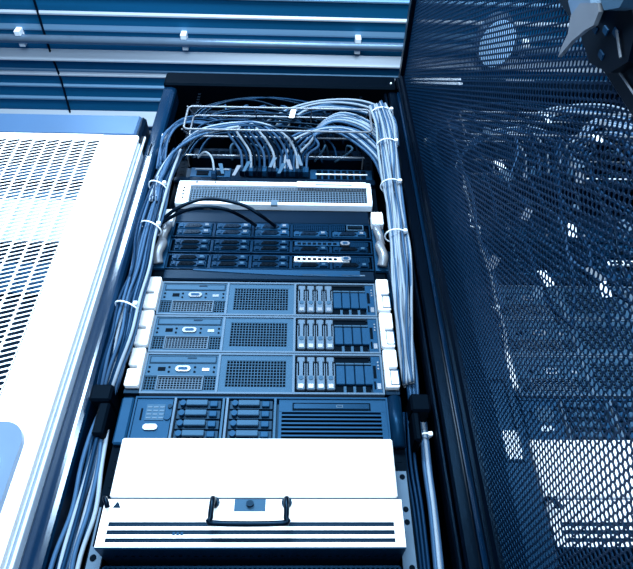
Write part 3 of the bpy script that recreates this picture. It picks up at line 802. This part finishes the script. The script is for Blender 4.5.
for i, q in enumerate(((-0.125, -0.060, 1.617), (-0.091, -0.060, 1.611), (-0.005, -0.070, 1.631), (0.017, -0.070, 1.609), (0.038, -0.070, 1.624), (0.062, -0.070, 1.640), (-0.068, -0.060, 1.627))):
    s_ = (-1, 1, 1, 1, -1, -1, 1)[i]
    t_ = MB().prism([(q[0]-.004*s_-.004, q[2]-.020), (q[0]-.004*s_+.003, q[2]-.020), (q[0]+.006*s_+.005, q[2]+.018), (q[0]+.006*s_-.005, q[2]+.018)], q[1], q[1]+.0015)
    reg(tag(t_.build('cable_tag', ('face', 'silver', 'trim')[i % 3], origin=q), 'blue paper tag on a cable just above the switch, %s of seven' % ('first', 'second', 'fourth', 'fifth', 'sixth', 'last', 'third')[i], 'tag', G_TG))
# thick black leads drooping in front of the silver server
leads = [([(-0.249, -0.040, 1.449), (-0.209, -0.060, 1.474), (-0.150, -0.070, 1.494), (-0.071, -0.070, 1.479), (-0.022, -0.050, 1.462), (0.006, -0.012, 1.470)], 'thick black lead arching highest across the silver mesh server'),
         ([(-0.248, -0.040, 1.442), (-0.199, -0.060, 1.461), (-0.147, -0.070, 1.467), (-0.097, -0.060, 1.469), (-0.059, -0.030, 1.473), (-0.037, -0.012, 1.469)], 'thick black lead arching lower across the silver mesh server')]
for P, w in leads: cable('power_lead', P, .0042, 'black', w, 'cable', None)
reg(tag(MB().bbox(*[v for v in ((0.003, -0.052, 1.471)[0]-.006, (0.003, -0.052, 1.471)[0]+.009, -.056, -.050, 1.493, 1.512)], .001).build('cable_tag', 'trim', origin=(0.003, -0.052, 1.471)), 'small blue tag on the black lead over the blank panel', 'tag'))
# curled pale wire at the left of the switch
cable('patch_cable', [(-0.196, -0.030, 1.694), (-0.176, -0.050, 1.692), (-0.156, -0.050, 1.668), (-0.150, -0.030, 1.639)], .0028, 'pale_cable', 'short pale curled cord above the left end of the switch', 'cable', None, plug='navy')
# lower left bundle
G_LL = 'cables running down the lower left of the rack'
ll = [(-0.289, 0.020, 1.033), (-0.281, 0.000, 0.968), (-0.278, 0.000, 0.905), (-0.275, 0.000, 0.831), (-0.276, 0.000, 0.765), (-0.277, 0.000, 0.704), (-0.274, 0.000, 0.631)]
for i, P in enumerate(spread(ll, [.007, .014, .017, .020, .022, .022, .022], .010, 9, 11, .004)):
    cable('network_cable', P, .0038, ('blue_cable', 'mid_cable', 'pale_cable')[i % 3], 'thicker %s cable down the lower left, %s from the left' % (COLOUR[('blue_cable', 'mid_cable', 'pale_cable')[i % 3]], ORD[i]), 'cable', G_LL)
# lower right bundle
G_LR = 'pale cables running down the lower right of the rack'
lr = [(0.295, 0.030, 1.055), (0.296, 0.030, 0.985), (0.293, 0.030, 0.910), (0.292, 0.030, 0.842), (0.289, 0.030, 0.764), (0.286, 0.030, 0.682)]
for i, P in enumerate(spread(lr, .006, .006, 3, 13, .001)):
    cable('network_cable', P, .0042, ('blue_cable', 'pale_cable', 'blue_cable')[i], 'cable down the lower right beside the white box, %s from the left' % ORD[i], 'cable', G_LR)
G_LD = 'dark cables down the lower right of the rack'
for i, (xa, xb) in enumerate(((398, 412), (404, 418), (410, 424))):
    from_ = None
    P = [(.262+.008*i, .03, 1.02), (.258+.008*i, .04, .93), (.262+.007*i, .04, .84), (.262+.006*i, .04, .72), (.262+.006*i, .04, .60)]
    cable('network_cable', P, .003, 'mid_cable', 'thin dark cable just right of the white box, %s from the left' % ORD[i], 'cable', G_LD)
G_MR = 'dark cables behind the right bundle'
for i in range(6):
    P = [(.262+i*.006, .05, 1.45), (.268+i*.006, .045, 1.33), (.275+i*.005, .04, 1.2), (.278+i*.004, .04, 1.10), (.28+i*.003, .05, 1.045)]
    cable('network_cable', P, .0032, ('mid_cable', 'blue_cable')[i % 2], 'darker cable behind the pale right bundle, %s from the left' % ORD[i], 'cable', G_MR)

# cable ties
def tie(c, rx, ry, words, tail=(.02, -.01), m='bright', tilt=0, copy=True):
    P = []
    for k in range(17):
        a = 2*math.pi*k/16; P.append((c[0]+rx*math.cos(a), c[1]+ry*math.sin(a), c[2]+tilt*math.cos(a)))
    o = MB().tube(P, .0017, 6, 2).build('cable_tie', m, origin=c, smooth=True)
    tag(o, words, 'cable tie'); reg(o, copy)
    MB().bbox(c[0]+rx*.8-.004, c[0]+rx*.8+.004, c[1]-ry*.8-.003, c[1]-ry*.5, c[2]-.004, c[2]+.004, .001).build('tie_head', m, o)
    return o
tie((0.271, -0.100, 1.797), .028, .020, 'white cable tie on the right bundle, uppermost at the top bend')
tie((0.272, -0.100, 1.662), .025, .021, 'white cable tie on the right bundle beside the wire guide')
tie((0.276, -0.065, 1.555), .024, .021, 'white cable tie on the right bundle beside the silver server')
tie((0.277, -0.040, 1.415), .024, .021, 'white cable tie on the right bundle beside the slim servers')
tie((-0.261, -0.050, 1.419), .0235, .019, 'white cable tie on the left bundle beside the slim servers', tilt=-.01)
tie((-0.268, -0.050, 1.198), .0235, .019, 'white cable tie on the left bundle beside the upper 2U server', tilt=-.008)
tie((-0.269, -0.050, 1.552), .022, .021, 'white cable tie on the left bundle beside the silver server', tilt=-.008)
tie((-0.285, 0.005, 1.033), .016, .016, 'white cable tie on the left bundle at the black bracket', tilt=-.004)
tie((0.296, 0.030, 0.973), .010, .012, 'white cable tie on the lower right bundle below the bracket')
q = (-0.294, -0.020, 1.794)
reg(tag(MB().bbox(q[0]-.012, q[0]+.008, q[1]-.004, q[1]+.012, q[2]-.010, q[2]+.010, .002).build('cable_clip', 'bright', origin=q), 'white cable clip on the left post near its top', 'clip'))

# ------------------------------------------------------------------ neighbouring rack, seen through the perforated door
OFF = .70
def kids(o): return [c for c in ALL if c.parent == o]
ALL = list(COL.objects)
def copy_tree(o, parent=None):
    c = o.copy(); COL.objects.link(c)
    if parent is not None: c.parent = parent
    for ch in kids(o):
        if o == rk and (ch == door): continue
        copy_tree(ch, c)
    return c
n2 = copy_tree(rk); n2.location.x += OFF
n2['label'] = 'second black server rack seen behind the perforated door'
def world_minx(o):
    xs = []
    for t in [o]+kids(o):
        if t.type == 'MESH': xs += [v.co.x+o.location.x for v in t.data.vertices]
    return min(xs)
for o, cp in RACK_THINGS:
    if not cp or world_minx(o)+OFF > 1.02 or o.name.startswith('mesh_fronted'): continue
    c = copy_tree(o); c.location.x += OFF
    L = (o['label'].replace(' of the rack', '')).split()[:11]
    while L[-1] in ('the', 'at', 'of', 'in', 'a', 'and', 'with', 'across', 'on', 'its', 'beside', 'behind', 'from', 'by', 'above', 'between'): L.pop()
    if o['label'].startswith('big white'): c.scale.x = 1.10
    c['label'] = ' '.join(L).rstrip(',')+', seen through the door'
    if 'group' in o: c['group'] = o['group']+' behind the door'
# loose cables, and pale tags added for bright spots, before the neighbouring rack's equipment
R5 = random.Random(21)
for i in range(16):
    x = .47+i*.030; m_ = ('mid_cable', 'blue_cable', 'dark_cable', 'mid_cable')[i % 4]
    P = []; z = 1.80+R5.uniform(-.04, .04); xx = x-.08+R5.uniform(-.05, .05)
    xx = max(xx, .45); P.append((xx, -.012, z))
    for k in range(6):
        xx += R5.uniform(-.035, .075); z -= .10+R5.uniform(-.03, .03); P.append((max(.45, min(xx, 1.0)), -.075+R5.uniform(-.025, .03), z))
    o = MB().tube(P, .0038, 7, 5).build('loose_cable', m_, origin=P[0], smooth=True)
    tag(o, 'loose %s cable hanging behind the perforated door, %s from the hinge' % (COLOUR[m_], ORD[i]), 'cable', 'loose cables behind the perforated door')
TG = [(0.834, -0.110, 1.752), (0.797, -0.110, 1.696), (0.716, -0.110, 1.595), (0.703, -0.110, 1.540), (0.633, -0.110, 1.369), (0.756, -0.110, 1.387), (0.548, -0.110, 1.416), (0.528, -0.110, 1.583), (0.525, -0.110, 1.717), (0.447, -0.110, 1.275), (0.542, -0.110, 1.235), (0.517, -0.110, 1.200), (0.642, -0.110, 1.247), (0.649, -0.110, 1.209), (0.534, -0.110, 1.546)]
for i, q in enumerate(TG):
    a = R5.uniform(-.6, .6); w, h = .009, .015+R5.uniform(0, .008); c_, s_ = math.cos(a), math.sin(a)
    o = MB().prism([(q[0]+x*c_-z*s_, q[2]+x*s_+z*c_) for x, z in ((-w, -h), (w, -h), (w, h), (-w, h))], q[1], q[1]+.001).build('paper_tag', ('silver', 'bright', 'trim')[i % 3], origin=q)
    tag(o, 'pale tag on loose cables behind the perforated door, %s from the top' % ORD[sorted(range(15), key=lambda t: -TG[t][2]).index(i)], 'tag', 'pale tags behind the perforated door')
# plates on the neighbour's top panel
pl = MB()
pl.v = []; pl.f = []
pl.box(.395, .552, -.0145, -.0121, 2.088, 2.130)
o = pl.build('top_plate', 'bright', rk); o.parent = n2
o.location = (-OFF, 0, 0)
pl = MB().pill(.690, .780, 2.118, 2.130, -.0145, -.0121)
o = pl.build('top_plate', 'silver', rk); o.parent = n2; o.location = (-OFF, 0, 0)
pl = MB().bbox(.384, .430, -.090, -.084, .06, 1.60, .002); o = pl.build('side_cover', 'navy', rk); o.parent = n2; o.location = (-OFF, 0, 0)
pl = MB().box(.384, .388, -.084, -.002, .06, 1.60); o2 = pl.build('cover_return', 'navy', rk); o2.parent = o
# rounded pale cut-out fitting on the neighbour's left post
pl = MB().ring(.388, .418, .875, 1.02, .002, -.096, -.091); o = pl.build('post_fitting', 'black', rk); o.parent = n2; o.location = (-OFF, 0, 0)
pl = MB().prism([(.390+.013*(1-math.cos(math.pi*k/8)), .885-.010*math.sin(math.pi*k/8)) for k in range(9)]+[(.416, .925), (.390, .925)], -.094, -.0905); o2 = pl.build('fitting_cap', 'bright', rk); o2.parent = n2; o2.location = (-OFF, 0, 0)
for o in COL.objects:
    if '_o' in o: del o['_o']
